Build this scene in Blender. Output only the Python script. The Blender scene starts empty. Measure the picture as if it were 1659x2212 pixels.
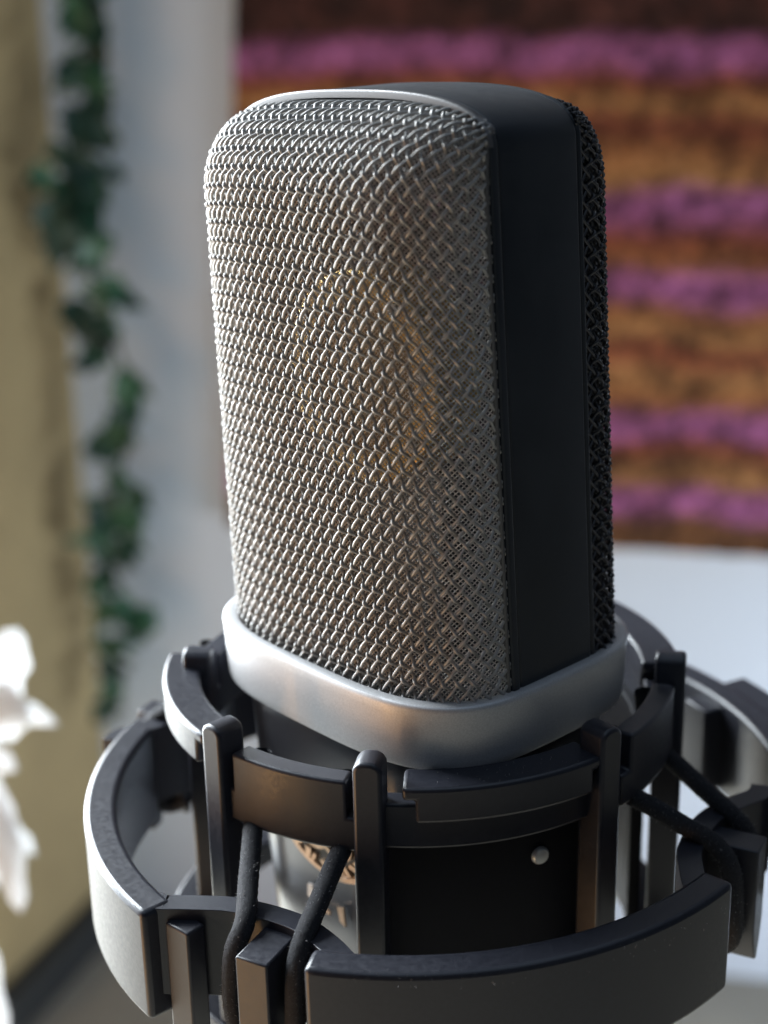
import bpy, bmesh, math, random
import numpy as np
from mathutils import Vector, Matrix

random.seed(7)
rng = np.random.default_rng(7)
S = 0.001                      # every length below is written in millimetres
scene = bpy.context.scene
col = scene.collection
R = math.radians

# ------------------------------------------------------------------ camera
cam_data = bpy.data.cameras.new("camera")
cam = bpy.data.objects.new("camera", cam_data)
col.objects.link(cam)
cam.rotation_euler = (1.22773324, 0.01875205, 0.82073123)
cam.location = (139.685 * S, -134.763 * S, 84.089 * S)
cam_data.sensor_fit = 'VERTICAL'
cam_data.sensor_height = 24.0
cam_data.lens = 24.0 * 3464.13 / 2212.0
cam_data.clip_start = 0.01
cam_data.clip_end = 20.0
cam_data.dof.use_dof = True
cam_data.dof.focus_distance = 186.0 * S
cam_data.dof.aperture_fstop = cam_data.lens / 3.8
cam_data.dof.aperture_blades = 0
scene.camera = cam

# ------------------------------------------------------------------ world, light, exposure
world = bpy.data.worlds.new("World")
scene.world = world
world.use_nodes = True
bg = world.node_tree.nodes["Background"]
bg.inputs[0].default_value = (0.58, 0.74, 1.0, 1)
bg.inputs[1].default_value = 0.045
scene.view_settings.view_transform = 'Standard'
scene.view_settings.look = 'None'
scene.view_settings.exposure = 0.0
scene.view_settings.gamma = 1.0


def area_lamp(name, loc, target, sx, sy, power, color, spread=180):
    l = bpy.data.lights.new(name, 'AREA')
    l.shape = 'RECTANGLE'
    l.size, l.size_y = sx * S, sy * S
    l.energy = power
    l.color = color
    l.spread = R(spread)
    o = bpy.data.objects.new(name, l)
    col.objects.link(o)
    o.location = Vector(loc) * S
    d = (Vector(target) - Vector(loc)).normalized()
    o.rotation_euler = d.to_track_quat('-Z', 'Y').to_euler()
    return o


# daylight from the window in the left wall, the pale ceiling it lights, and a warm lamp in the room
area_lamp("window_light", (-880, -75, 190), (0, 0, 20), 640, 1150, 82.0, (0.86, 0.94, 1.0))
area_lamp("ceiling_bounce", (100, -100, 1500), (0, 0, 0), 1800, 1800, 6.0, (0.62, 0.78, 1.0))
area_lamp("room_lamp", (-260, -600, -120), (0, 0, 0), 260, 300, 1.1, (1.0, 0.58, 0.32))
area_lamp("small_warm_lamp", (-101, -331, -200), (0, 0, 0), 8, 200, 0.26, (1.0, 0.50, 0.14))

area_lamp("hidden_wall_fill", (125, 358, -300), tuple(Vector((-439.4, 208.1, -230)) + 330 * Vector((math.cos(R(35)), math.sin(R(35)), 0))), 260, 120, 0.72, (0.80, 0.90, 1.0), 120)  # unseen low lamp, added to brighten the lower right of the back wall

# ------------------------------------------------------------------ materials


def mat(name):
    m = bpy.data.materials.new(name)
    m.use_nodes = True
    nt = m.node_tree
    return m, nt, nt.nodes["Principled BSDF"]


def noise(nt, scale, detail=3.0, rough=0.55, coord='Object'):
    tc = nt.nodes.new("ShaderNodeTexCoord")
    n = nt.nodes.new("ShaderNodeTexNoise")
    n.inputs["Scale"].default_value = scale
    n.inputs["Detail"].default_value = detail
    n.inputs["Roughness"].default_value = rough
    nt.links.new(tc.outputs[coord], n.inputs["Vector"])
    return n


def ramp(nt, src, stops):
    r = nt.nodes.new("ShaderNodeValToRGB")
    el = r.color_ramp.elements
    while len(el) < len(stops):
        el.new(0.5)
    for e, (p, c) in zip(el, stops):
        e.position = p
        e.color = (*c, 1) if len(c) == 3 else c
    nt.links.new(src, r.inputs[0])
    return r


def bump(nt, b, src, strength, dist):
    n = nt.nodes.new("ShaderNodeBump")
    n.inputs["Strength"].default_value = strength
    n.inputs["Distance"].default_value = dist
    nt.links.new(src, n.inputs["Height"])
    nt.links.new(n.outputs[0], b.inputs["Normal"])


def simple(name, c, rough, metal=0.0, nscale=None, var=0.12, bstr=0.0, bdist=0.00005, spec=0.5, rvar=0.0):
    m, nt, b = mat(name)
    b.inputs["Metallic"].default_value = metal
    b.inputs["Roughness"].default_value = rough
    b.inputs["Specular IOR Level"].default_value = spec
    if nscale:
        n = noise(nt, nscale)
        r = ramp(nt, n.outputs[0], [(0.3, tuple(x * (1 - var) for x in c)), (0.7, tuple(min(1, x * (1 + var)) for x in c))])
        nt.links.new(r.outputs[0], b.inputs["Base Color"])
        if rvar:
            mr = nt.nodes.new("ShaderNodeMapRange")
            mr.inputs["From Min"].default_value = 0.3
            mr.inputs["From Max"].default_value = 0.7
            mr.inputs["To Min"].default_value = rough - rvar
            mr.inputs["To Max"].default_value = rough + rvar
            nt.links.new(n.outputs[0], mr.inputs[0])
            nt.links.new(mr.outputs[0], b.inputs["Roughness"])
        if bstr:
            n2 = noise(nt, nscale * 3)
            bump(nt, b, n2.outputs[0], bstr, bdist)
    else:
        b.inputs["Base Color"].default_value = (*c, 1)
    return m


M_wire = simple("nickel_wire", (0.385, 0.375, 0.36), 0.58, 0.75, 900, 0.10, rvar=0.06)
M_edge = simple("dull_folded_edge", (0.16, 0.155, 0.15), 0.5, 0.7)
M_fine = simple("fine_steel_mesh", (0.62, 0.58, 0.54), 0.6, 0.5)
M_black_wire = simple("dark_rear_wire", (0.055, 0.055, 0.06), 0.35, 0.5)
M_frame = simple("black_satin_frame", (0.013, 0.017, 0.023), 0.42, 0.0, 110, 0.16, 0.03, 0.00003, rvar=0.09)
M_trim = simple("grey_edge_metal", (0.15, 0.147, 0.147), 0.45, 0.7)
M_collar = simple("satin_silver_paint", (0.52, 0.52, 0.525), 0.52, 0.42, 5000, 0.12, 0.16, 0.00002)
M_collar.node_tree.nodes["Principled BSDF"].inputs["Coat Weight"].default_value = 0.35
M_collar.node_tree.nodes["Principled BSDF"].inputs["Coat Roughness"].default_value = 0.22
M_body = simple("charcoal_lacquer", (0.050, 0.056, 0.072), 0.28, 0.55, 3000, 0.06, 0.04, 0.00002)
M_body.node_tree.nodes["Principled BSDF"].inputs["Coat Weight"].default_value = 0.6
M_body.node_tree.nodes["Principled BSDF"].inputs["Coat Roughness"].default_value = 0.18
M_recess = simple("dark_recess", (0.05, 0.055, 0.065), 0.55)
M_plastic = simple("dark_moulded_plastic", (0.021, 0.022, 0.030), 0.37, 0.0, 1800, 0.14, 0.16, 0.00005, rvar=0.06)
M_gold = simple("gold_plate", (0.83, 0.55, 0.20), 0.28, 1.0)
M_film = simple("dark_gold_film", (0.22, 0.14, 0.06), 0.35, 0.8)
M_bronze = simple("bronze_badge", (0.46, 0.32, 0.22), 0.42, 0.8, 1500, 0.15)
M_badge_dark = simple("dark_badge_field", (0.05, 0.045, 0.04), 0.5)
M_steel = simple("pale_dot_metal", (0.75, 0.74, 0.70), 0.4, 0.5)
M_sleeve = simple("black_cradle_liner", (0.007, 0.007, 0.010), 0.6, 0.0, 1800, 0.1, spec=0.15)
M_cord = simple("black_elastic_fabric", (0.020, 0.020, 0.024), 0.85, 0.0, 3500, 0.5, 0.9, 0.0003)
M_lint = simple("pale_lint", (0.28, 0.27, 0.27), 0.9)
M_leaf = simple("ivy_leaf", (0.030, 0.115, 0.066), 0.38, 0.0, 60, 0.45)
M_leaf_dark = simple("dark_ivy_leaf", (0.014, 0.055, 0.042), 0.42, 0.0, 60, 0.4)
M_stem = simple("ivy_stem", (0.05, 0.06, 0.03), 0.7)
M_white_wall = simple("white_wall_paint", (0.60, 0.67, 0.77), 0.8, 0.0, 6, 0.02)
M_side = simple("beige_side_wall", (0.45, 0.345, 0.18), 0.75, 0.0, 14, 0.16)
M_floor = simple("pale_tan_surface", (0.36, 0.33, 0.27), 0.6, 0.0, 10, 0.12)
M_strip = simple("dark_strip", (0.03, 0.033, 0.035), 0.6)
M_white = simple("white_ornament", (0.90, 0.90, 0.90), 0.7, 0.0, 40, 0.03)
_nt = M_white.node_tree
_tr = _nt.nodes.new("ShaderNodeBsdfTranslucent"); _tr.inputs[0].default_value = (0.9, 0.9, 0.9, 1)
_mx = _nt.nodes.new("ShaderNodeMixShader"); _mx.inputs[0].default_value = 0.5      # thin paper lets the window through
_nt.links.new(_nt.nodes["Principled BSDF"].outputs[0], _mx.inputs[1]); _nt.links.new(_tr.outputs[0], _mx.inputs[2])
_nt.links.new(_mx.outputs[0], _nt.nodes["Material Output"].inputs[0])


def tapestry_material():
    m, nt, b = mat("striped_wool_weave")
    b.inputs["Roughness"].default_value = 0.95
    tc = nt.nodes.new("ShaderNodeTexCoord")
    sep = nt.nodes.new("ShaderNodeSeparateXYZ")
    nt.links.new(tc.outputs['Object'], sep.inputs[0])
    # gentle wander of the stripes
    wn = noise(nt, 16, 2.0)
    wob = nt.nodes.new("ShaderNodeMath"); wob.operation = 'MULTIPLY_ADD'
    nt.links.new(wn.outputs[0], wob.inputs[0]); wob.inputs[1].default_value = 0.022
    nt.links.new(sep.outputs[2], wob.inputs[2])
    mr = nt.nodes.new("ShaderNodeMapRange")
    mr.inputs["From Min"].default_value = -0.150 + 0.011
    mr.inputs["From Max"].default_value = 0.100 + 0.011
    nt.links.new(wob.outputs[0], mr.inputs[0])
    def p(z): return (z + 150) / 250.0
    purple = (0.27, 0.085, 0.20); br = (0.13, 0.055, 0.02); og = (0.225, 0.086, 0.030); rust = (0.18, 0.045, 0.022)
    dk = (0.05, 0.016, 0.012); tan = (0.30, 0.145, 0.052)  # dk: dark brown top band, partly the light's falloff put into the colour
    stops = [(-150, br), (-138, br), (-133, purple), (-125.5, purple), (-120, tan), (-112, br), (-105, rust), (-99.8, purple), (-93.2, purple),
             (-87.5, og), (-78, tan), (-69, rust), (-60, tan), (-51, og), (-45, purple), (-38.5, purple), (-32, og), (-22, rust), (-13, purple), (-6.5, purple),
             (-.5, tan), (11, og), (18, rust), (26, tan), (34, rust), (40.5, purple), (47, purple), (52, dk), (100, dk)]
    # a colour ramp holds 32 stops at most
    r = ramp(nt, mr.outputs[0], [(p(z), c) for z, c in stops])
    n1 = noise(nt, 85, 5.0, 0.8)
    n2 = noise(nt, 260, 3.0, 0.7)
    a = ramp(nt, n1.outputs[0], [(0.38, (0.30, 0.26, 0.25)), (0.62, (1.65, 1.65, 1.7))])
    a2 = ramp(nt, n2.outputs[0], [(0.32, (0.55, 0.55, 0.55)), (0.68, (1.45, 1.45, 1.45))])
    mx = nt.nodes.new("ShaderNodeMix"); mx.data_type = 'RGBA'; mx.blend_type = 'MULTIPLY'; mx.inputs[0].default_value = 1.0
    nt.links.new(r.outputs[0], mx.inputs[6]); nt.links.new(a.outputs[0], mx.inputs[7])
    mx2 = nt.nodes.new("ShaderNodeMix"); mx2.data_type = 'RGBA'; mx2.blend_type = 'MULTIPLY'; mx2.inputs[0].default_value = 1.0
    nt.links.new(mx.outputs[2], mx2.inputs[6]); nt.links.new(a2.outputs[0], mx2.inputs[7])
    nt.links.new(mx2.outputs[2], b.inputs["Base Color"])
    return m


M_tapestry = tapestry_material()

# ------------------------------------------------------------------ mesh helpers


def obj(name, verts, faces, m, parent=None, sharp=40, smooth=True):
    me = bpy.data.meshes.new(name)
    me.from_pydata((np.asarray(verts, float) * S).tolist(), [], [tuple(int(i) for i in f) for f in faces])
    return link(name, me, m, parent, sharp, smooth)


def link(name, me, m, parent=None, sharp=40, smooth=True, fix=True):
    if fix:
        bm = bmesh.new(); bm.from_mesh(me)
        bmesh.ops.recalc_face_normals(bm, faces=bm.faces)
        bm.to_mesh(me); bm.free()
    me.materials.append(m)
    if smooth:
        me.shade_smooth()
        if sharp is not None:
            me.set_sharp_from_angle(angle=R(sharp))
    o = bpy.data.objects.new(name, me)
    col.objects.link(o)
    if parent is not None:
        o.parent = parent
        o.matrix_parent_inverse = parent.matrix_world.inverted() if parent.type == 'EMPTY' else Matrix()
    return o


def quads_obj(name, V, Q, m, parent=None, sharp=None, smooth=True):
    """fast path for large quad meshes (numpy)"""
    me = bpy.data.meshes.new(name)
    V = np.asarray(V, np.float32) * S
    Q = np.asarray(Q, np.int32)
    k = Q.shape[1]
    me.vertices.add(len(V)); me.vertices.foreach_set("co", V.ravel())
    me.loops.add(Q.size); me.loops.foreach_set("vertex_index", Q.ravel())
    me.polygons.add(len(Q)); me.polygons.foreach_set("loop_start", np.arange(0, Q.size, k, dtype=np.int32))
    me.update(calc_edges=True)
    me.validate()
    return link(name, me, m, parent, sharp, smooth, fix=False)


def bevel(o, w, seg=3, angle=35):
    md = o.modifiers.new("bevel", 'BEVEL')
    md.width = w * S; md.segments = seg; md.limit_method = 'ANGLE'; md.angle_limit = R(angle)
    md.harden_normals = False
    return o


def empty(name, loc=(0, 0, 0)):
    o = bpy.data.objects.new(name, None)
    o.location = Vector(loc) * S
    col.objects.link(o)
    o.empty_display_size = 0.01
    return o


def tag(o, label, cat, group=None):
    o["label"] = label; o["category"] = cat
    if group: o["group"] = group
    return o


def tube_mesh(P, Nn, radius, sides, closed=False):
    """tube round path P (n,3); Nn = one reference normal per point"""
    P = np.asarray(P, float); n = len(P)
    T = np.gradient(P, axis=0)
    T /= np.linalg.norm(T, axis=1)[:, None] + 1e-12
    Nn = np.asarray(Nn, float)
    B = np.cross(T, Nn); B /= np.linalg.norm(B, axis=1)[:, None] + 1e-12
    A = np.cross(B, T)
    r = np.asarray(radius, float)
    r = np.broadcast_to(r if r.ndim == 2 else r.reshape(-1, 1), (n, sides))
    ang = np.linspace(0, 2 * np.pi, sides, endpoint=False)
    V = P[:, None, :] + r[:, :, None] * (np.cos(ang)[None, :, None] * A[:, None, :] + np.sin(ang)[None, :, None] * B[:, None, :])
    idx = np.arange(n * sides).reshape(n, sides)
    a = idx[:-1]; b = idx[1:]
    Q = np.stack([a, np.roll(a, -1, 1), np.roll(b, -1, 1), b], 2).reshape(-1, 4)
    return V.reshape(-1, 3), Q


def catmull(pts, per=8):
    pts = [np.array(p, float) for p in pts]
    pts = [2 * pts[0] - pts[1]] + pts + [2 * pts[-1] - pts[-2]]
    out = []
    for i in range(1, len(pts) - 2):
        p0, p1, p2, p3 = pts[i - 1:i + 3]
        for k in range(per):
            t = k / per
            out.append(0.5 * ((2 * p1) + (-p0 + p2) * t + (2 * p0 - 5 * p1 + 4 * p2 - p3) * t * t + (-p0 + 3 * p1 - 3 * p2 + p3) * t ** 3))
    out.append(pts[-2])
    return np.array(out)


def pol(c, r, az, z):
    return (c[0] + r * math.cos(R(az)), c[1] + r * math.sin(R(az)), z)


def arc_cells(name, c, rin, rout, azs, zs, mask, m, parent, sub=3.0, bev=0.45, rfun=None):
    """curved slab: cells in azimuth x height, mask[j][i] keeps a cell; extruded from rin to rout"""
    # refine azimuth
    fa, fi = [], []
    for i in range(len(azs) - 1):
        k = max(1, int(round(abs(azs[i + 1] - azs[i]) / sub)))
        for q in range(k):
            fa.append(azs[i] + (azs[i + 1] - azs[i]) * q / k); fi.append(i)
    fa.append(azs[-1])
    bm = bmesh.new()
    cache = {}
    def v(i, j, side):
        key = (i, j, side)
        if key not in cache:
            r = rout if side else rin
            if rfun: r = r + rfun(fa[i])
            cache[key] = bm.verts.new([x * S for x in pol(c, r, fa[i], zs[j])])
        return cache[key]
    keep = lambda i, j: 0 <= i < len(fi) and 0 <= j < len(zs) - 1 and mask[j][fi[i]]
    for i in range(len(fi)):
        for j in range(len(zs) - 1):
            if not keep(i, j): continue
            bm.faces.new([v(i, j, 1), v(i + 1, j, 1), v(i + 1, j + 1, 1), v(i, j + 1, 1)])
            bm.faces.new([v(i, j + 1, 0), v(i + 1, j + 1, 0), v(i + 1, j, 0), v(i, j, 0)])
            for di, dj, e in ((-1, 0, ((i, j), (i, j + 1))), (1, 0, ((i + 1, j + 1), (i + 1, j))), (0, -1, ((i + 1, j), (i, j))), (0, 1, ((i, j + 1), (i + 1, j + 1)))):
                if not keep(i + di, j + dj):
                    (a, b_), (c_, d_) = e
                    bm.faces.new([v(a, b_, 0), v(c_, d_, 0), v(c_, d_, 1), v(a, b_, 1)])
    bmesh.ops.recalc_face_normals(bm, faces=bm.faces)
    me = bpy.data.meshes.new(name)
    bm.to_mesh(me); bm.free()
    o = link(name, me, m, parent, 30)
    if bev: bevel(o, bev, 3, 40)
    return o


def prism(name, outline, c, r0, r1, az, m, parent, bev=0.35):
    """outline in (tangential, z) extruded radially r0..r1 at azimuth az about c"""
    er = np.array([math.cos(R(az)), math.sin(R(az)), 0]); et = np.array([-er[1], er[0], 0])
    base = np.array([c[0], c[1], 0.0])
    n = len(outline)
    V = [base + er * r0 + et * a + np.array([0, 0, z]) for a, z in outline] + [base + er * r1 + et * a + np.array([0, 0, z]) for a, z in outline]
    F = [list(range(n)), list(range(2 * n - 1, n - 1, -1))] + [[i, (i + 1) % n, n + (i + 1) % n, n + i] for i in range(n)]
    o = obj(name, V, F, m, parent, 30)
    if bev: bevel(o, bev, 3, 30)
    return o


def superplan(a, b, n, N=160):
    t = np.linspace(0, 2 * np.pi, N, endpoint=False)
    c, s = np.cos(t), np.sin(t)
    p = np.stack([np.sign(c) * abs(c) ** (2 / n) * a, np.sign(s) * abs(s) ** (2 / n) * b], 1)
    # even spacing
    q = np.vstack([p, p[:1]]); L = np.r_[0, np.cumsum(np.linalg.norm(np.diff(q, axis=0), axis=1))]
    u = np.linspace(0, L[-1], N, endpoint=False)
    return np.stack([np.interp(u, L, q[:, 0]), np.interp(u, L, q[:, 1])], 1)


def loft(name, rings, m, parent, cap_first=False, cap_last=False, sharp=35):
    N = len(rings[0]); V = np.concatenate(rings)
    F = []
    for k in range(len(rings) - 1):
        for i in range(N):
            F.append((k * N + i, k * N + (i + 1) % N, (k + 1) * N + (i + 1) % N, (k + 1) * N + i))
    if cap_first: F.append(tuple(range(N - 1, -1, -1)))
    if cap_last: F.append(tuple((len(rings) - 1) * N + i for i in range(N)))
    return obj(name, V, F, m, parent, sharp)


# ------------------------------------------------------------------ the setting: walls and the surface below
corner = np.array([-439.4, 208.1, -348.5])
tan = np.array([math.cos(R(35)), math.sin(R(35)), 0.0])      # along the back wall, to the right
nrm = np.array([math.cos(R(-55)), math.sin(R(-55)), 0.0])    # out of the back wall
up = np.array([0, 0, 1.0])


def slab(name, o, ax, ay, az_, m):
    V = [o + ax * i + ay * j + az_ * k for i in (0, 1) for j in (0, 1) for k in (0, 1)]
    F = [(0, 1, 3, 2), (4, 6, 7, 5), (0, 4, 5, 1), (2, 3, 7, 6), (0, 2, 6, 4), (1, 5, 7, 3)]
    ob = obj(name, V, F, m, None, None, False)
    ob["kind"] = "structure"
    return ob


slab("back_wall", corner - tan * 60, tan * 1300, -nrm * 60, up * 1500, M_white_wall)
sd = np.array([math.cos(R(-64.4)), math.sin(R(-64.4)), 0.0])
sn = np.array([sd[1], -sd[0], 0.0])                           # away from the room
if sn @ tan > 0: sn = -sn
slab("side_wall", corner + tan * 10 + sd * 0.4, sd * 105, sn * 80, up * 1500, M_side)
slab("floor", np.array([-1300.0, -1300.0, -368.5]), np.array([2600.0, 0, 0]), np.array([0, 2600.0, 0]), up * 20, M_floor)
slab("dark_base_strip", corner + tan * 10 + sd * 6 - sn * 9 + up * 0.5, sd * 98, sn * 8.6, up * 20, M_strip)  # dark strip along the foot of the side wall

# ------------------------------------------------------------------ woven wall hanging
def wall_pt(w, z, off):
    return corner + tan * w + nrm * off + up * (z - corner[2])


ob_h = empty("wall_hanging", tuple(wall_pt(230, -148, 0)))
ob_h.rotation_euler = (0, 0, R(35))
bpy.context.view_layer.update()
# panel in the hanging's own frame: x along the wall, -y out of the wall, z up (object coordinates of the panel keep world heights)
def hanging_panel():
    nx, nz = 130, 120
    V, F = [], []
    for j in range(nz + 1):
        for i in range(nx + 1):
            z = -147.6 + 248 * j / nz
            left = 77.0 + 0.066 * (z + 147.6)
            x = left + (430 - left) * i / nx
            V.append((x - 230, -6.5 - 2.2 * rng.random(), z))
    for j in range(nz):
        for i in range(nx):
            a = j * (nx + 1) + i
            F.append((a, a + 1, a + nx + 2, a + nx + 1))
    n0 = len(V)
    # back sheet and edges
    for (i, j) in ((0, 0), (nx, 0), (nx, nz), (0, nz)):
        x, y, z = V[j * (nx + 1) + i]; V.append((x, -0.6, z))
    F.append((n0 + 3, n0 + 2, n0 + 1, n0))
    F.append(tuple([j * (nx + 1) for j in range(nz + 1)][::-1] + [n0, n0 + 3][0:1] + [n0 + 3]))
    F.append(tuple([j * (nx + 1) + nx for j in range(nz + 1)] + [n0 + 2, n0 + 1]))
    F.append(tuple([i for i in range(nx + 1)] + [n0 + 1, n0]))
    F.append(tuple([nz * (nx + 1) + i for i in range(nx + 1)][::-1] + [n0 + 3, n0 + 2]))
    me = bpy.data.meshes.new("woven_panel")
    me.from_pydata((np.array(V) * S).tolist(), [], F)
    me.materials.append(M_tapestry)
    me.shade_smooth(); me.set_sharp_from_angle(angle=R(50))
    o = bpy.data.objects.new("woven_panel", me); col.objects.link(o)
    o.parent = ob_h
    o.location = (0, 0, 148 * S)
    return o


hanging_panel()
tag(ob_h, "woven hanging striped purple, orange and brown on the white wall behind the microphone", "wall hanging")

# ------------------------------------------------------------------ ivy garland
ivy = empty("ivy_garland", (-390.2, 205.9, 90))
bpy.context.view_layer.update()


def leaf_mesh(k):
    # five-lobed ivy leaf, folded along its midrib
    half = [(0, -0.42), (0.22, -0.50), (0.46, -0.30), (0.40, -0.08), (0.62, 0.14), (0.34, 0.22), (0.30, 0.42), (0, 0.95)]
    fold = 0.25 + 0.12 * k
    V = [(0, -0.3, 0)] + [(x, y, fold * abs(x) - 0.18 * y * y) for x, y in half] + [(-x, y, fold * abs(x) - 0.18 * y * y) for x, y in half[1:-1]]
    n = len(half)
    F = []
    mid0 = len(V); V.append((0, 0.2, -0.01))
    for i in range(1, n):
        F.append((mid0, i, i + 1))
    left = [1] + [n + 1 + i for i in range(n - 2)] + [n]
    for i in range(len(left) - 1):
        F.append((mid0, left[i + 1], left[i]))
    me = bpy.data.meshes.new("leaf")
    me.from_pydata([(x * S, y * S, z * S) for x, y, z in V], [], F)
    me.materials.append(M_leaf if k != 1 else M_leaf_dark)
    sol = None
    return me


leaf_meshes = [leaf_mesh(0), leaf_mesh(1), leaf_mesh(2)]
stem_pts = [(39, 110), (40, 65), (36, 30), (28, -4), (31, -25), (35, -46), (44, -78), (45, -96), (38, -122), (33, -146), (31, -170), (34, -190), (27, -208), (24, -226)]
SP = catmull([wall_pt(w, z, 26 + 3 * math.sin(z * .2)) for w, z in stem_pts], 6)
V, Q = tube_mesh(SP, np.tile(nrm, (len(SP), 1)), 0.8, 6)
quads_obj("stem", V, Q, M_stem, ivy)


def place_leaf(w, z, off, size, k, turn, tilt):
    o = bpy.data.objects.new("leaf", leaf_meshes[k]); col.objects.link(o)
    # leaf local z -> roughly out of the wall, local y hangs in the wall plane
    base = Matrix((tuple(tan), tuple(up), tuple(nrm))).transposed().to_4x4()
    loc = Vector(wall_pt(w, z, off)) * S
    Mx = Matrix.Translation(loc) @ base @ Matrix.Rotation(R(turn), 4, 'Z') @ Matrix.Rotation(R(tilt), 4, 'X') @ Matrix.Rotation(R(random.uniform(-35, 35)), 4, 'Y') @ Matrix.Diagonal((size, size, size, 1))
    o.parent = ivy
    o.matrix_parent_inverse = ivy.matrix_world.inverted()
    o.matrix_world = Mx
    return o


clusters = [  # wall position, height, leaf size, how many, spread
    (40, 68, 9, 4, 6), (42, 55, 9, 4, 6), (37, 44, 8, 4, 5), (37, 32, 9, 4, 6), (44, 26, 9, 3, 4), (36, 18, 9, 4, 5), (34, 8, 9, 3, 5), (22, -1, 9, 3, 4), (31, -6, 10, 4, 5), (44, 0, 8, 2, 3),
    (25, -14, 10, 3, 4), (32, -18, 10, 3, 4), (28, -28, 9, 3, 5), (35, -27, 9, 2, 3), (42, -41, 9, 2, 3), (44, -46, 9, 2, 3), (29, -55, 10, 3, 4), (36, -60, 9, 3, 4), (34, -70, 9, 3, 3),
    (46, -79, 10, 3, 3), (45, -86, 10, 3, 3), (45, -98, 9, 3, 3), (36, -105, 9, 3, 4), (44, -117, 8, 2, 3), (30, -131, 10, 3, 4), (40, -132, 10, 3, 3), (44, -138, 9, 2, 3), (31, -146, 10, 3, 4), (36, -152, 10, 3, 4),
    (31, -166, 9, 3, 3), (33, -176, 9, 3, 3), (41, -184, 9, 3, 3), (38, -192, 9, 2, 3), (30, -198, 9, 2, 3), (31, -212, 9, 3, 3), (27, -226, 9, 2, 3)]
for (w, z, sz, n, sp) in clusters:
    for q in range(n):
        place_leaf(w - 1.0 + random.uniform(-sp, sp) * 1.2, z + random.uniform(-sp, sp), 26 + random.uniform(-6, 10), sz * random.uniform(1.0, 1.5),
                   random.choice((0, 1, 1, 2)), random.uniform(90, 270), random.uniform(-35, 35))
tag(ivy, "dark green ivy garland hanging in the corner of the beige and white walls", "garland")

# ------------------------------------------------------------------ white ornament at the left edge
orn = empty("paper_ornament", (-128, 10, -45))
bpy.context.view_layer.update()
cx_, cy_ = np.array([math.cos(R(47)), math.sin(R(47)), 0]), np.array([0, 0, 1.0])
on = np.array([math.cos(R(-43)), math.sin(R(-43)), 0])


def petal(base, tip, width, bend):
    base, tip = np.array(base, float), np.array(tip, float)
    d = tip - base; L = np.linalg.norm(d); d /= L
    side = np.cross(d, on); side /= np.linalg.norm(side)
    V, n = [], 12
    for i in range(n + 1):
        t = i / n
        wd = 1.2 * width * (math.sin(math.pi * min(1, t * .82 + .12)) ** 0.8) * (1 if t < .98 else .15) * (1 + .13 * math.sin(t * 19 + width * 5))
        cpt = base + d * L * t + on * bend * math.sin(math.pi * t)
        V += [cpt - side * wd - on * wd * .35, cpt + on * .5, cpt + side * wd - on * wd * .35, cpt - on * .5]
    F = []
    for i in range(n):
        a, b_ = i * 4, i * 4 + 4
        for k in range(4):
            F.append((a + k, a + (k + 1) % 4, b_ + (k + 1) % 4, b_ + k))
    F += [(3, 2, 1, 0), tuple(n * 4 + k for k in range(4))]
    return obj("petal", V, F, M_white, orn, 60)


def op(a, b_, d=0.0):
    """a to the right, b downward (mm) from the ornament's middle, d toward the room"""
    c0 = np.array([139.685, -134.763, 84.089])
    return c0 + 1.22 * (np.array([-107.7, -6.1, -54.1]) + cx_ * a + np.array([0.245, -0.262, -0.995]) * b_ + on * d - c0)


petal(op(-7, -8), op(10.6, -0.6, -1), 2.6, 1.0)
petal(op(-4, -2), op(3.4, -18.5, 1), 5.2, 1.6)
petal(op(-6, -4), op(6.0, -3.0, 1.5), 6.5, 1.2)
petal(op(-5, 2), op(3.2, 7.0, 0), 2.6, 0.8)
petal(op(-1.5, 8), op(4.4, 31.5, 1), 3.1, 1.5)
petal(op(-3, 13), op(6.6, 22.5, -1), 2.4, 0.8)
petal(op(-8, 26), op(1.2, 56, 0), 3.4, 1.2)
petal(op(-6, 6), op(-2, 30, -2), 4.0, 1.0)
Vs, Qs = tube_mesh(catmull([op(-9, -40), op(-6, -14), op(-5, 10), op(-6, 40), op(-7, 62)], 6), np.tile(on, (25, 1)), 0.7, 6)
quads_obj("stem", Vs, Qs, M_white, orn)
tag(orn, "white paper leaf ornament with pointed tips hanging in front of the beige wall", "ornament")

# ------------------------------------------------------------------ the microphone
mic = empty("microphone", (0, 0, -70))
bpy.context.view_layer.update()
PHI = 0.050                                   # the head leans a little in its collar


def lean(P):
    P = np.asarray(P, float).copy()
    x, z = P[..., 0].copy(), P[..., 2].copy()
    P[..., 0] = x - PHI * z + 0.3
    P[..., 2] = z + PHI * x
    return P


HT, ZS, YB = 67.7, 61.0, 7.3                  # arch height, shoulder height, half thickness of the hoop


def half_w(z): return 23.2 + (22.25 - 23.2) * np.clip(np.asarray(z, float), -10, 70) / 62.0


def arch(x):
    xw = half_w(ZS)
    return 63.0 + (HT - 63.0) * (1 - np.minimum(1, np.abs(x) / xw) ** 3.0) ** (1 / 3.0)


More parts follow.
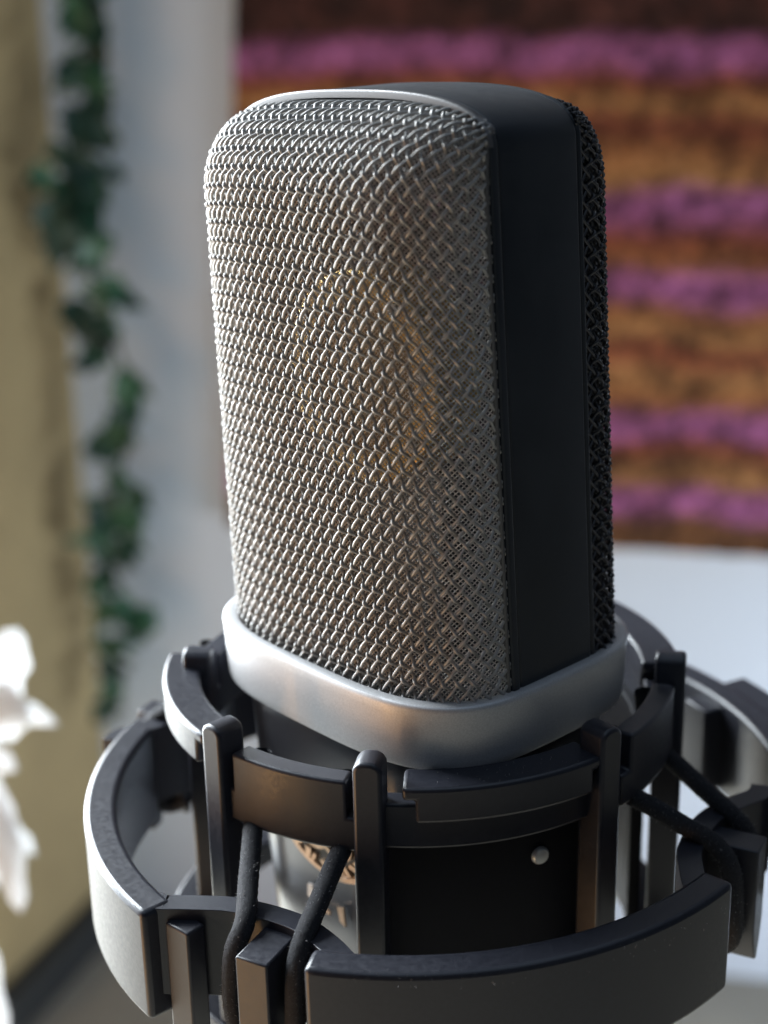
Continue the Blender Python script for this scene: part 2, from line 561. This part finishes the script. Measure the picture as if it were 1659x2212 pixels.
# woven grille surface, laid out by (s, t) = (distance round, distance up)
DG = 12.1
th = np.linspace(0, np.pi, 2001)
NE = 2.9
_x = np.sign(np.cos(th)) * abs(np.cos(th)) ** (2 / NE); _d = abs(np.sin(th)) ** (2 / NE)
_L = np.r_[0, np.cumsum(np.hypot(np.diff(_x * 22.0), np.diff(_d * DG)))]
_s = 1.40 * (0.75 * (_L - _L[-1] / 2) - 0.25 * 22.0 * _x)                          # from the +x edge (negative) to the -x edge
Z0, Z1, HR = -2.2, HT - 9.0, 9.0
ph = np.linspace(0, np.pi / 2, 801)
_pz = np.sin(ph) ** (2 / 1.9) * HR; _pk = np.cos(ph) ** (2 / 1.9)
_pl = 0.6 * np.r_[0, np.cumsum(np.hypot(np.diff(_pz), np.diff(_pk * DG)))] + 0.4 * _pz
SMAX = _s[-1]; SRIM = -float(np.interp(1.45, _d[:1000] * DG, _s[:1000])); TMAX = (Z1 - Z0) + _pl[-1]


def grille_pt(s, t, inset=0.0, side=-1):
    s = np.clip(s, _s[0], _s[-1]); t = np.clip(t, 0, TMAX)
    X = np.interp(s, _s, _x); D = np.interp(s, _s, _d) * (DG - inset)
    tt = t - (Z1 - Z0)
    zz = np.where(tt <= 0, Z0 + t, Z1 + np.interp(tt, _pl, _pz))
    k = np.where(tt <= 0, 1.0, np.interp(tt, _pl, _pk))
    hw = half_w(zz) - 0.38 - inset * 0.5
    x = X * hw
    z = np.where(zz > 0, zz * (arch(x) - 1.25 - inset * .8) / HT, zz)
    y = side * (YB - 0.6 + D * k * (1.0 if side < 0 else 0.9))
    return lean(np.stack([x, y, z], -1))


def grille_nrm(s, t, inset=0.0, side=-1):
    e = 0.15
    a = grille_pt(s + e, t, inset, side) - grille_pt(s - e, t, inset, side)
    b_ = grille_pt(s, t + e, inset, side) - grille_pt(s, t - e, inset, side)
    n = np.cross(a, b_)
    n /= np.linalg.norm(n, axis=-1)[..., None] + 1e-9
    c_ = grille_pt(s * 0, t * 0 + 30, 0, side) * np.array([1, 0.2, 1])
    sg = np.sign(np.sum(n * (grille_pt(s, t, inset, side) - np.array([0, 0, 30.0])), -1))
    return n * sg[..., None]


def weave(pitch, radius, amp, sides, per, inset, side, jitter=0.0, asp=1.0):
    """list of (verts, quads), one per wire, of a plain diagonal weave over the grille surface"""
    out = []
    q2 = math.sqrt(2)
    for fam in (0, 1):
        lo, hi = (-SMAX, TMAX + SMAX)
        for i in range(int(math.floor(lo / q2 / pitch)) - 1, int(math.ceil(hi / q2 / pitch)) + 2):
            u = (i + 0.5) * pitch
            v = np.arange(-170, 170, pitch / per)
            if fam == 0: s, t = (u + v) / q2, (u - v) / q2
            else: s, t = (v - u) / q2, (u + v) / q2
            s = s * asp
            ok = (np.abs(s) < SMAX - 0.02) & (t > 0) & (t < TMAX - 0.05)
            if ok.sum() < per + 2: continue
            idx = np.where(ok)[0]
            s, t, vv = s[idx], t[idx], v[idx]
            P = grille_pt(s, t, inset, side); N = grille_nrm(s, t, inset, side)
            # crossing phase: other family's index along this wire
            j = vv / pitch - 0.5
            if fam == 0:
                h = amp * (0.25 + 0.72 * np.cos(np.pi * (j + i)))                 # the straighter wires
            else:
                m_ = vv / pitch - 0.5            # index of the wire crossed here
                j_ = -u / pitch - 0.5
                c = -np.cos(np.pi * (j_ + m_))
                h = amp * (-2.6 + 4.05 * ((1 + c) / 2) ** 2.6)           # the more crimped wires dive deep between their crests
            ed = np.clip(np.minimum(SRIM - np.abs(s), (TMAX - t) * 1.2) / 1.7, 0, 1)
            h = h * ed * ed * (3 - 2 * ed)            # the wires settle into the folded edge
            P = P + N * h[:, None]
            if jitter: P = P + N * (jitter * np.sin(vv * 0.35 + i * 1.7))[:, None]
            out.append(tube_mesh(P, N, radius, sides))
    return out


# hoop between the two grilles
def hoop_outline(n=60, off=0.0):
    pts = []
    for z in np.linspace(-3, ZS, 26)[:-1]: pts.append((half_w(z) - off, z))
    for a in np.linspace(0, math.pi, n):
        c, s_ = math.cos(a), math.sin(a)
        xw = half_w(ZS) - off
        x = math.copysign(abs(c) ** (2 / 2.7), c) * xw
        z = ZS + abs(s_) ** (2 / 2.7) * (HT - off - ZS)
        pts.append((x, z))
    for z in np.linspace(ZS, -3, 26)[1:]: pts.append((-(half_w(z) - off), z))
    return np.array(pts)


def hoop(name, prof, m, parent, zmin=-9):
    """prof: closed list of (inward offset, y)"""
    rings = []
    for off, y in prof:
        o_ = hoop_outline(off=off)
        if zmin > -5: o_ = o_[26:-26]
        rings.append(np.stack([o_[:, 0], np.full(len(o_), y), o_[:, 1]], 1))
    n = len(rings[0]); k = len(rings)
    V = lean(np.concatenate(rings))
    F = []
    for a in range(k):
        for i in range(n - 1):
            F.append((a * n + i, a * n + i + 1, ((a + 1) % k) * n + i + 1, ((a + 1) % k) * n + i))
    F += [tuple(a * n for a in range(k)), tuple(a * n + n - 1 for a in range(k))[::-1]]
    return obj(name, V, F, m, parent, 32)


def rr(w0, w1, y0, y1, r, seg=4):
    """rounded rectangle (off, y): off from w0 (outside) to w1 (inside)"""
    P = []
    for (cx, cy, a0) in ((w0 + r, y0 + r, 180), (w0 + r, y1 - r, 90)):
        rng_ = np.linspace(0, 90, seg + 1)
        for a in (rng_ if a0 == 180 else rng_):
            ang = R(270 - a) if cy == y0 + r else R(180 - a)
            P.append((cx + r * math.cos(ang), cy + r * math.sin(ang)))
    P += [(w1, y1), (w1, y0)]
    return P


hoop("frame", rr(0.0, 3.0, -YB + 0.75, YB - 0.75, 0.5), M_frame, mic)
for sgn in (-1, 1):
    ys = sorted((sgn * (YB - 0.78), sgn * (YB + (0.55 if sgn < 0 else 0.1))))
    hoop("frame_lip", rr(-0.10 if sgn < 0 else 0.06, 0.8, ys[0], ys[1], 0.40), M_frame, mic, -9)
hoop("edge_trim", rr(-0.14, 0.8, -YB - 0.62, -YB + 0.12, 0.30), M_trim, mic, 0)  # dull grey metal strip, along the arch only

# front grille: a thin folded edge that carries the separate wires
def grille_edge(name, side, m):
    s_edge = np.linspace(-SMAX, SMAX, 120)
    P = []
    fw = np.array([0, side * 0.10, 0])
    for t in np.linspace(0, TMAX - .6, 90): P.append(grille_pt(np.array([-SRIM]), np.array([t]), 0.0, side)[0] + fw)
    for s in np.linspace(-SRIM, SRIM, 90): P.append(grille_pt(np.array([s]), np.array([TMAX - .5]), 0.0, side)[0] + fw)
    for t in np.linspace(TMAX - .6, 0, 90): P.append(grille_pt(np.array([SRIM]), np.array([t]), 0.0, side)[0] + fw)
    P = np.array(P)
    V, Q = tube_mesh(P, np.tile([0, 1.0, 0.01], (len(P), 1)), 0.30, 8)
    return quads_obj(name, V, Q, m, mic)


fg = grille_edge("front_grille", -1, M_edge)
fg["label"] = "bright nickel grille of diagonally woven wire"
for V, Q in weave(1.57, 0.195, 0.19, 7, 7, 0.0, -1, 0.03):
    w = quads_obj("wire", V, Q, M_wire, fg)
fine = weave(0.46, 0.088, 0.04, 3, 2, 1.15, -1, 0.0, 1.35)
nV = 0; VV, QQ = [], []
for V, Q in fine:
    VV.append(V); QQ.append(Q + nV); nV += len(V)
im = quads_obj("inner_mesh", np.concatenate(VV), np.concatenate(QQ), M_fine, mic)
im["kind"] = "stuff"
# rear grille (only its edge shows)
nV = 0; VV, QQ = [], []
for V, Q in weave(1.55, 0.20, 0.24, 6, 6, 0.0, 1):
    VV.append(V); QQ.append(Q + nV); nV += len(V)
rg = quads_obj("rear_grille", np.concatenate(VV), np.concatenate(QQ), M_black_wire, mic)
rg["kind"] = "stuff"; rg["label"] = "dark woven grille at the back"
nV = 0; VV, QQ = [], []
for V, Q in weave(0.9, 0.24, 0.10, 4, 3, 1.2, 1):
    VV.append(V); QQ.append(Q + nV); nV += len(V)
rm = quads_obj("rear_inner_mesh", np.concatenate(VV), np.concatenate(QQ), M_black_wire, mic)
rm["kind"] = "stuff"


# capsule behind the mesh
def disc(name, c, r0, r1, y0, y1, m, parent, n=64):
    """ring lathe about the y axis"""
    rings = []
    for r, y in ((r0, y0), (r1, y0), (r1, y1), (r0, y1)):
        a = np.linspace(0, 2 * np.pi, n, endpoint=False)
        rings.append(np.stack([c[0] + r * np.cos(a), np.full(n, y), c[1] + r * np.sin(a)], 1))
    rings.append(rings[0])
    o = loft(name, rings, m, parent)
    return o


cc = (-1.0, 34.0)
cr = disc("capsule", cc, 9.6, 13.2, -9.0, -1.0, M_gold, mic); bevel(cr, 0.5)
dm = disc("diaphragm", cc, 0.01, 9.7, -8.0, -7.6, M_film, cr)
for a in range(8):
    sc_ = disc("screw", (cc[0] + 11.4 * math.cos(R(a * 45 + 10)), cc[1] + 11.4 * math.sin(R(a * 45 + 10))), 0.01, 0.9, -9.5, -8.9, M_wire, cr, 12)
hold = obj("capsule_mount", [(x, y, z) for x in (-9, 7) for y in (-3, 3) for z in (-2, 22)], [(0, 1, 3, 2), (4, 6, 7, 5), (0, 4, 5, 1), (2, 3, 7, 6), (0, 2, 6, 4), (1, 5, 7, 3)], M_recess, mic)

# collar
CA, CB, CN = 25.0, 20.9, 3.48
def ring(a, b_, z, n=CN, sag=0.0):
    p = superplan(a, b_, n, 192)
    zz = np.full(len(p), z, float)
    return np.stack([p[:, 0], p[:, 1], zz], 1)
crings = []
prof = [(-1.75, -2.6), (-1.75, -0.35), (-1.62, -0.08), (-1.35, 0.0), (-0.55, 0.0), (-0.25, -0.08), (-0.07, -0.3), (0.0, -0.7)]
for k in range(1, 9):
    f = k / 8.0
    prof.append((-0.40 * f, -0.7 - 7.5 * f))
prof += [(-0.50, -8.5), (-0.8, -8.72), (-2.4, -8.8)]
for off, z in prof: crings.append(ring(CA + off, CB + off, z))
collar = loft("collar", crings, M_collar, mic)
loft("collar_floor", [ring(CA - 1.7, CB - 1.7, -2.4), ring(10, 8, -2.4)], M_recess, mic, False, True)

# body
brings = []
for z, k in ((-8.6, .900), (-9.4, .905), (-12, .90), (-20, .882), (-28, .862), (-36, .84), (-50, .80), (-64, .76), (-68, .70)):
    brings.append(ring(CA * k, CB * k * (1.0 if z > -10 else .985), z, 3.1))
body = loft("body", brings, M_body, mic, True, True)


# round badge with a raised emblem, on the front of the body
def badge(parent):
    c0 = np.array([1.0, 0, -24.2]); rad = 9.4; sz = 0.70
    yf = -CB * .868 - 0.05
    tilt = 0.045                                          # the body narrows downward
    def place(x, z, d):
        z = z * sz
        return (c0[0] + x, yf - d + tilt * -z * 0.9 + 0.35 * ((c0[0] + x) / 12) ** 2, c0[2] + z)
    n = 72
    rings = []
    for r, d in ((rad, -0.6), (rad, 0.35), (rad - .25, 0.55), (rad - 1.1, 0.55), (rad - 1.3, 0.2), (0.01, 0.2)):
        a = np.linspace(0, 2 * np.pi, n, endpoint=False)
        rings.append(np.array([place(r * math.cos(t), r * math.sin(t), d) for t in a]))
    b_ = loft("badge", rings, M_bronze, parent, False, True)
    # emblem: three overlapping rings of a roundel with small raised strokes round them
    V, F = [], []
    def stroke(x0, z0, x1, z1, w):
        dx, dz = x1 - x0, z1 - z0; L = math.hypot(dx, dz); nx, nz = -dz / L * w, dx / L * w
        k = len(V)
        for (x, z) in ((x0 + nx, z0 + nz), (x1 + nx, z1 + nz), (x1 - nx, z1 - nz), (x0 - nx, z0 - nz)):
            V.append(place(x, z, 0.2)); 
        for (x, z) in ((x0 + nx, z0 + nz), (x1 + nx, z1 + nz), (x1 - nx, z1 - nz), (x0 - nx, z0 - nz)):
            V.append(place(x, z, 0.75))
        F.extend([(k + 4, k + 5, k + 6, k + 7), (k, k + 1, k + 5, k + 4), (k + 1, k + 2, k + 6, k + 5), (k + 2, k + 3, k + 7, k + 6), (k + 3, k, k + 4, k + 7)])
    for q in range(3):
        ox, oz = 2.6 * math.cos(R(90 + 120 * q)), 2.6 * math.sin(R(90 + 120 * q))
        for k in range(18):
            a0, a1 = R(k * 20), R(k * 20 + 20)
            stroke(ox + 2.5 * math.cos(a0), oz + 2.5 * math.sin(a0), ox + 2.5 * math.cos(a1), oz + 2.5 * math.sin(a1), .38)
    for k in range(26):
        a = R(k * 360 / 26)
        w = 0.28 + .12 * (k % 3)
        stroke(6.1 * math.cos(a), 6.1 * math.sin(a), 7.9 * math.cos(a + R(7 * (k % 2))), 7.9 * math.sin(a + R(7 * (k % 2))), w)
    e = obj("emblem", V, F, M_bronze, b_, 30)
    f_ = loft("badge_field", [np.array([place(r * math.cos(t), r * math.sin(t), .24) for t in np.linspace(0, 2 * np.pi, n, endpoint=False)]) for r in (rad - 1.4, 0.01)], M_badge_dark, b_)
    return b_


bd = badge(body)
bd.name = "badge"


# small printed marks under the badge, and the switch on the side
def mark(verts2, m, yoff=0.04):
    yf = -CB * .845
    V = [(x, yf - yoff - 0.0 + 0.04 * (-z - 34), z) for x, z in verts2]
    V2 = [(x, y + 0.3, z) for x, y, z in V]
    n = len(V)
    F = [tuple(range(n))] + [(i, (i + 1) % n, n + (i + 1) % n, n + i) for i in range(n)]
    return obj("printed_mark", V + V2, F, m, body, 30)


mark([(2.2, -35.0), (3.4, -34.6), (3.6, -37.4), (2.6, -37.0)], M_bronze, .5)
mark([(-3.6, -34.0), (-2.6, -33.8), (-2.7, -36.0), (-3.8, -36.0)], M_collar, .5)
mark([(-1.2, -36.6), (0.6, -36.4), (0.6, -37.0), (-1.2, -37.2)], M_bronze, .5)

tag(mic, "side-address studio microphone with silver wire grille and black frame held in the shock mount", "microphone")

# ------------------------------------------------------------------ the shock mount
mount = empty("shock_mount", (0, 0, -60))
bpy.context.view_layer.update()
CI = (-3.4, 2.4)            # inner cradle axis
CO = (0.6, 1.5)             # outer ring axis
ZI, ZO = -8.0, -22.0


def fuzz(name, pts, nrms, parent, lmin, lmax, w=0.018):
    V, F = [], []
    for p, n in zip(pts, nrms):
        d = n + rng.normal(0, .55, 3); d /= np.linalg.norm(d)
        L = rng.uniform(lmin, lmax)
        sd_ = np.cross(d, rng.normal(0, 1, 3)); sd_ /= np.linalg.norm(sd_)
        bend = rng.normal(0, .25, 3) * L
        k = len(V)
        V += [p - sd_ * w, p + sd_ * w, p + d * L * .55 + sd_ * w + bend * .3, p + d * L * .55 - sd_ * w + bend * .3, p + d * L + bend]
        F += [(k, k + 1, k + 2, k + 3), (k + 3, k + 2, k + 4)]
    me = bpy.data.meshes.new(name)
    me.from_pydata((np.array(V) * S).tolist(), [], F)
    o = link(name, me, M_lint, parent, None, True, False)
    o["kind"] = "stuff"
    return o


for g in range(4):
    off = g * 90
    # tall clamp segment between two posts, notched beside each post
    a0, a1 = -71 + off - 17.5, -71 + off + 17.5
    p0, p1 = a0, a1
    if g == 1: p0 = -3.5
    if g == 3: p1 = -141.0
    left = (g == 3)
    CA_, sh = (CI, 0.0) if not left else ((1.0, 0.4), -1.8)
    arc_cells("clamp_segment", CA_, 31.6 + sh, 34.6 + sh, [a0 + .5, a0 + 3.8, a1 - 4.6, a1 - .5], [-17.2, -12.8, ZI], [[1, 1, 1], [0, 1, 0]], M_plastic, mount, 2.0, 0.4)
    # pad between neighbouring pairs of posts: a flange over a set-back wall
    b0, b1 = -71 + off + 17.5, -71 + off + 72.5
    arc_cells("clamp_pad", CI, 30.2 if not left else 29.4, 35.4 if not left else 34.3, [b0 + 6.5, b0 + 9, b1 - 9, b1 - 6.5] if not left else [b0 + 4, b0 + 6, b1 - 9, b1 - 6.5], [ZI - 4.6, ZI - 1.6, ZI], [[0, 1, 0], [1, 1, 1]], M_plastic, mount, 2.0, 0.5)
    if not left:
        arc_cells("pad_wall", CI, 30.6, 33.6, [b0 + 2, b1 - 2], [-17.0, ZI - 3.0], [[1]], M_plastic, mount, 2.0, 0.4)
    else:
        arc_cells("pad_wall", CI, 30.6, 33.0, [b0 + 1, b0 + 7], [-15.0, ZI - 3.0], [[1]], M_plastic, mount, 2.0, 0.4)
    if not left:
        cw = arc_cells("cradle_wall", CI, 29.2, 31.0, [b0 + 1.5, b1 - 3], [-49, -16.0], [[1]], M_sleeve, mount, 2.0, 0.4)
    for az in (p0, p1):
        w = 1.75
        dz, dr = (-0.9, -2.4) if left else (0.0, 0.0)
        ol = [(-w, -48), (w, -48)] + [(x * w, z + dz) for x, z in ((1, -5.8), (.8, -5.1), (.35, -4.75), (-.35, -4.75), (-.8, -5.1), (-1, -5.8))]
        prism("post", ol, CA_, 31.8 + dr, 35.8 + dr, az, M_plastic, mount, 0.5)
    # outer ring arc
    f0, f1 = ((-57.2, 6.0), (32.5, 94.5), (122.5, 184.5), (208.0, 267.0))[g]
    ca, ra = (((-3.9, 1.05), 50.5), (CO, 50.4), (CO, 50.4), ((5.0, 2.1), 50.1))[g]
    arc_cells("ring_arc", ca, ra - 4.2, ra, [f0, f1], [ZO - 15, ZO], [[1]], M_plastic, mount, 1.5, 0.7)
    # set-back bridge between neighbouring arcs
    gc = -71 + off
    CG = (-2.2, 1.0) if g == 1 else CO
    path = [(-90.5, 47.9), (-88, 47.6), (-85.5, 45.9), (-83, 44.4), (-80, 42.9), (-77, 42.1), (-73.5, 41.7), (-70, 41.7), (-67, 42.1), (-64, 43.2), (-61, 44.8), (-58.5, 46.6), (-56, 47.6), (-54, 47.8)]
    path = [(a + 71 + gc, r) for a, r in path]
    PO = catmull([pol(CG, r, a, 0) for a, r in path], 3); TT = np.gradient(PO, axis=0); TT /= np.linalg.norm(TT, axis=1)[:, None]
    NI = np.stack([-TT[:, 1], TT[:, 0], 0 * TT[:, 0]], 1)
    PI_ = PO + NI * 3.0
    VV = np.concatenate([PO + [0, 0, ZO - .15], PI_ + [0, 0, ZO - .15], PI_ + [0, 0, ZO - 12], PO + [0, 0, ZO - 12]]); nn = len(PO)
    FF = [(k * nn + i, k * nn + i + 1, ((k + 1) % 4) * nn + i + 1, ((k + 1) % 4) * nn + i) for k in range(4) for i in range(nn - 1)]
    FF += [(0, nn, 2 * nn, 3 * nn), (nn - 1, 4 * nn - 1, 3 * nn - 1, 2 * nn - 1)]
    bevel(obj("ring_bridge", VV, FF, M_plastic, mount, 30), 0.5)
    hook = [(-2.1, ZO - 1.2), (2.1, ZO - 1.2), (2.1, ZO - 12.5), (1.5, ZO - 15.0), (0.2, ZO - 18), (-.3, ZO - 18), (-1.7, ZO - 14.8), (-2.1, ZO - 12.5)]
    prism("hook", hook, CG, 41.2, 48.0, gc + 1.0, M_plastic, mount, 0.35)
    if g in (0, 3):
        a_s = gc - 13.2 if g == 0 else gc + 6.0
        hook2 = [(-2.0, ZO - 1.6), (2.0, ZO - 1.6), (2.0, ZO - 17), (1.2, ZO - 19), (-1.2, ZO - 19), (-2.0, ZO - 17)]
        prism("hook", hook2, CG, 44.4, 47.2, a_s, M_plastic, mount, 0.35)
    # two elastic cords of this corner, from under the clamp segment down over the bridge
    for sgn in (-1, 1):
        t0 = gc + sgn * 11.5
        h = gc + 1.0 + sgn * 5.2
        pa, pb = np.array(pol(CI, 32.4, t0, -16.6)), np.array(pol(CG, 43.0, h, -22.3))
        P = [pol(CI, 30.6, t0, -9.0), pol(CI, 31.2, t0, -13.0), pa, pa * .67 + pb * .33, pa * .33 + pb * .67,
             pb, pol(CG, 45.3, h, -25.2), pol(CG, 46.0, h, -31), pol(CG, 45.6, h - sgn * .8, -35.5), pol(CG, 43.5, h - sgn * 2.5, -38), pol(CG, 41, h - sgn * 4, -37)]
        C_ = catmull(P, 26)
        N_ = np.tile([0.05, 0.08, 1.0], (len(C_), 1)) + np.random.default_rng(1).normal(0, 1e-4, (len(C_), 3))
        # braid: slight swelling of the elastic along its length
        al = np.r_[0, np.cumsum(np.linalg.norm(np.diff(C_, axis=0), axis=1))][:, None]
        an = np.linspace(0, 2 * np.pi, 20, endpoint=False)[None, :]
        rad = 1.22 + 0.016 * (np.sin(7 * an + al * 5.2) + np.sin(7 * an - al * 5.2)) + rng.normal(0, .012, (len(C_), 20))
        V, Q = tube_mesh(C_, np.tile(np.array(pol((0, 0), 1, gc + 90, 0)), (len(C_), 1)), rad, 20)
        cord = quads_obj("elastic_cord", V, Q, M_cord, mount)
        ii = rng.integers(20 * 50, len(V) - 20 * 40, 600)
        cen = np.repeat(C_, 20, 0)
        fuzz("cord_fuzz", V[ii], (V[ii] - cen[ii]) / 1.34, cord, .12, .42)

prism("bracket_block", [(-2.6, ZO - 14.6), (2.6, ZO - 14.6), (2.6, ZO - 1.2), (-2.6, ZO - 1.2)], CO, 43.2, 47.0, 72.5, M_plastic, mount, 0.4)
arc_cells("stand_bracket", CO, 49.0, 54.6, [56, 60, 64, 68, 72, 76], [ZO - 15.6, ZO - .35], [[1] * 5], M_plastic, mount, 1.5, 0.6)
er_ = np.array(pol((0, 0), 1, -15.7, 0)); et_ = np.array([-er_[1], er_[0], 0])
rv = []
for r, d in ((1.15, 30.6), (1.15, 31.3), (.95, 31.6), (0.01, 31.7)):
    rv.append(np.array([np.array([CI[0], CI[1], -21.7]) + er_ * d + et_ * r * math.cos(t) + up * r * math.sin(t) for t in np.linspace(0, 2 * np.pi, 20, endpoint=False)]))
loft("bright_hole_dot", rv, M_steel, mount, False, True)  # raised pale dot standing in for a bright hole in the cradle wall
# cradle floor that joins the posts, below the frame
arc_cells("cradle_ring", CI, 30.5, 36.4, [i * 30 for i in range(12)] + [359.9], [-52, -47.8], [[1] * 12], M_plastic, mount, 6, 0.4)
# fluff on the near edge of the left ring arc
az = rng.uniform(-116, -94, 200)
fuzz("edge_fuzz", np.array([pol((5.2, 2.1), 49.75, a, ZO - .2) for a in az]), np.array([pol((0, 0), .8, a, .5) for a in az]), mount, .15, .7, .012)
# stray specks of dust on the plastic
dust_p, dust_n = [], []
for q in range(90):
    a = rng.uniform(-57, 4); r = rng.uniform(46.6, 50)
    dust_p.append(pol(CO, r, a, ZO + .01)); dust_n.append((0, 0, 1))
for q in range(60):
    a = rng.uniform(-48, -6); r = rng.uniform(31, 35)
    dust_p.append(pol(CI, r, a, ZI + .01)); dust_n.append((0, 0, 1))
fuzz("dust", np.array(dust_p), np.array(dust_n, float), mount, .05, .25, .03)
tag(mount, "dark plastic spider shock mount with elastic cords cradling the microphone", "shock mount")
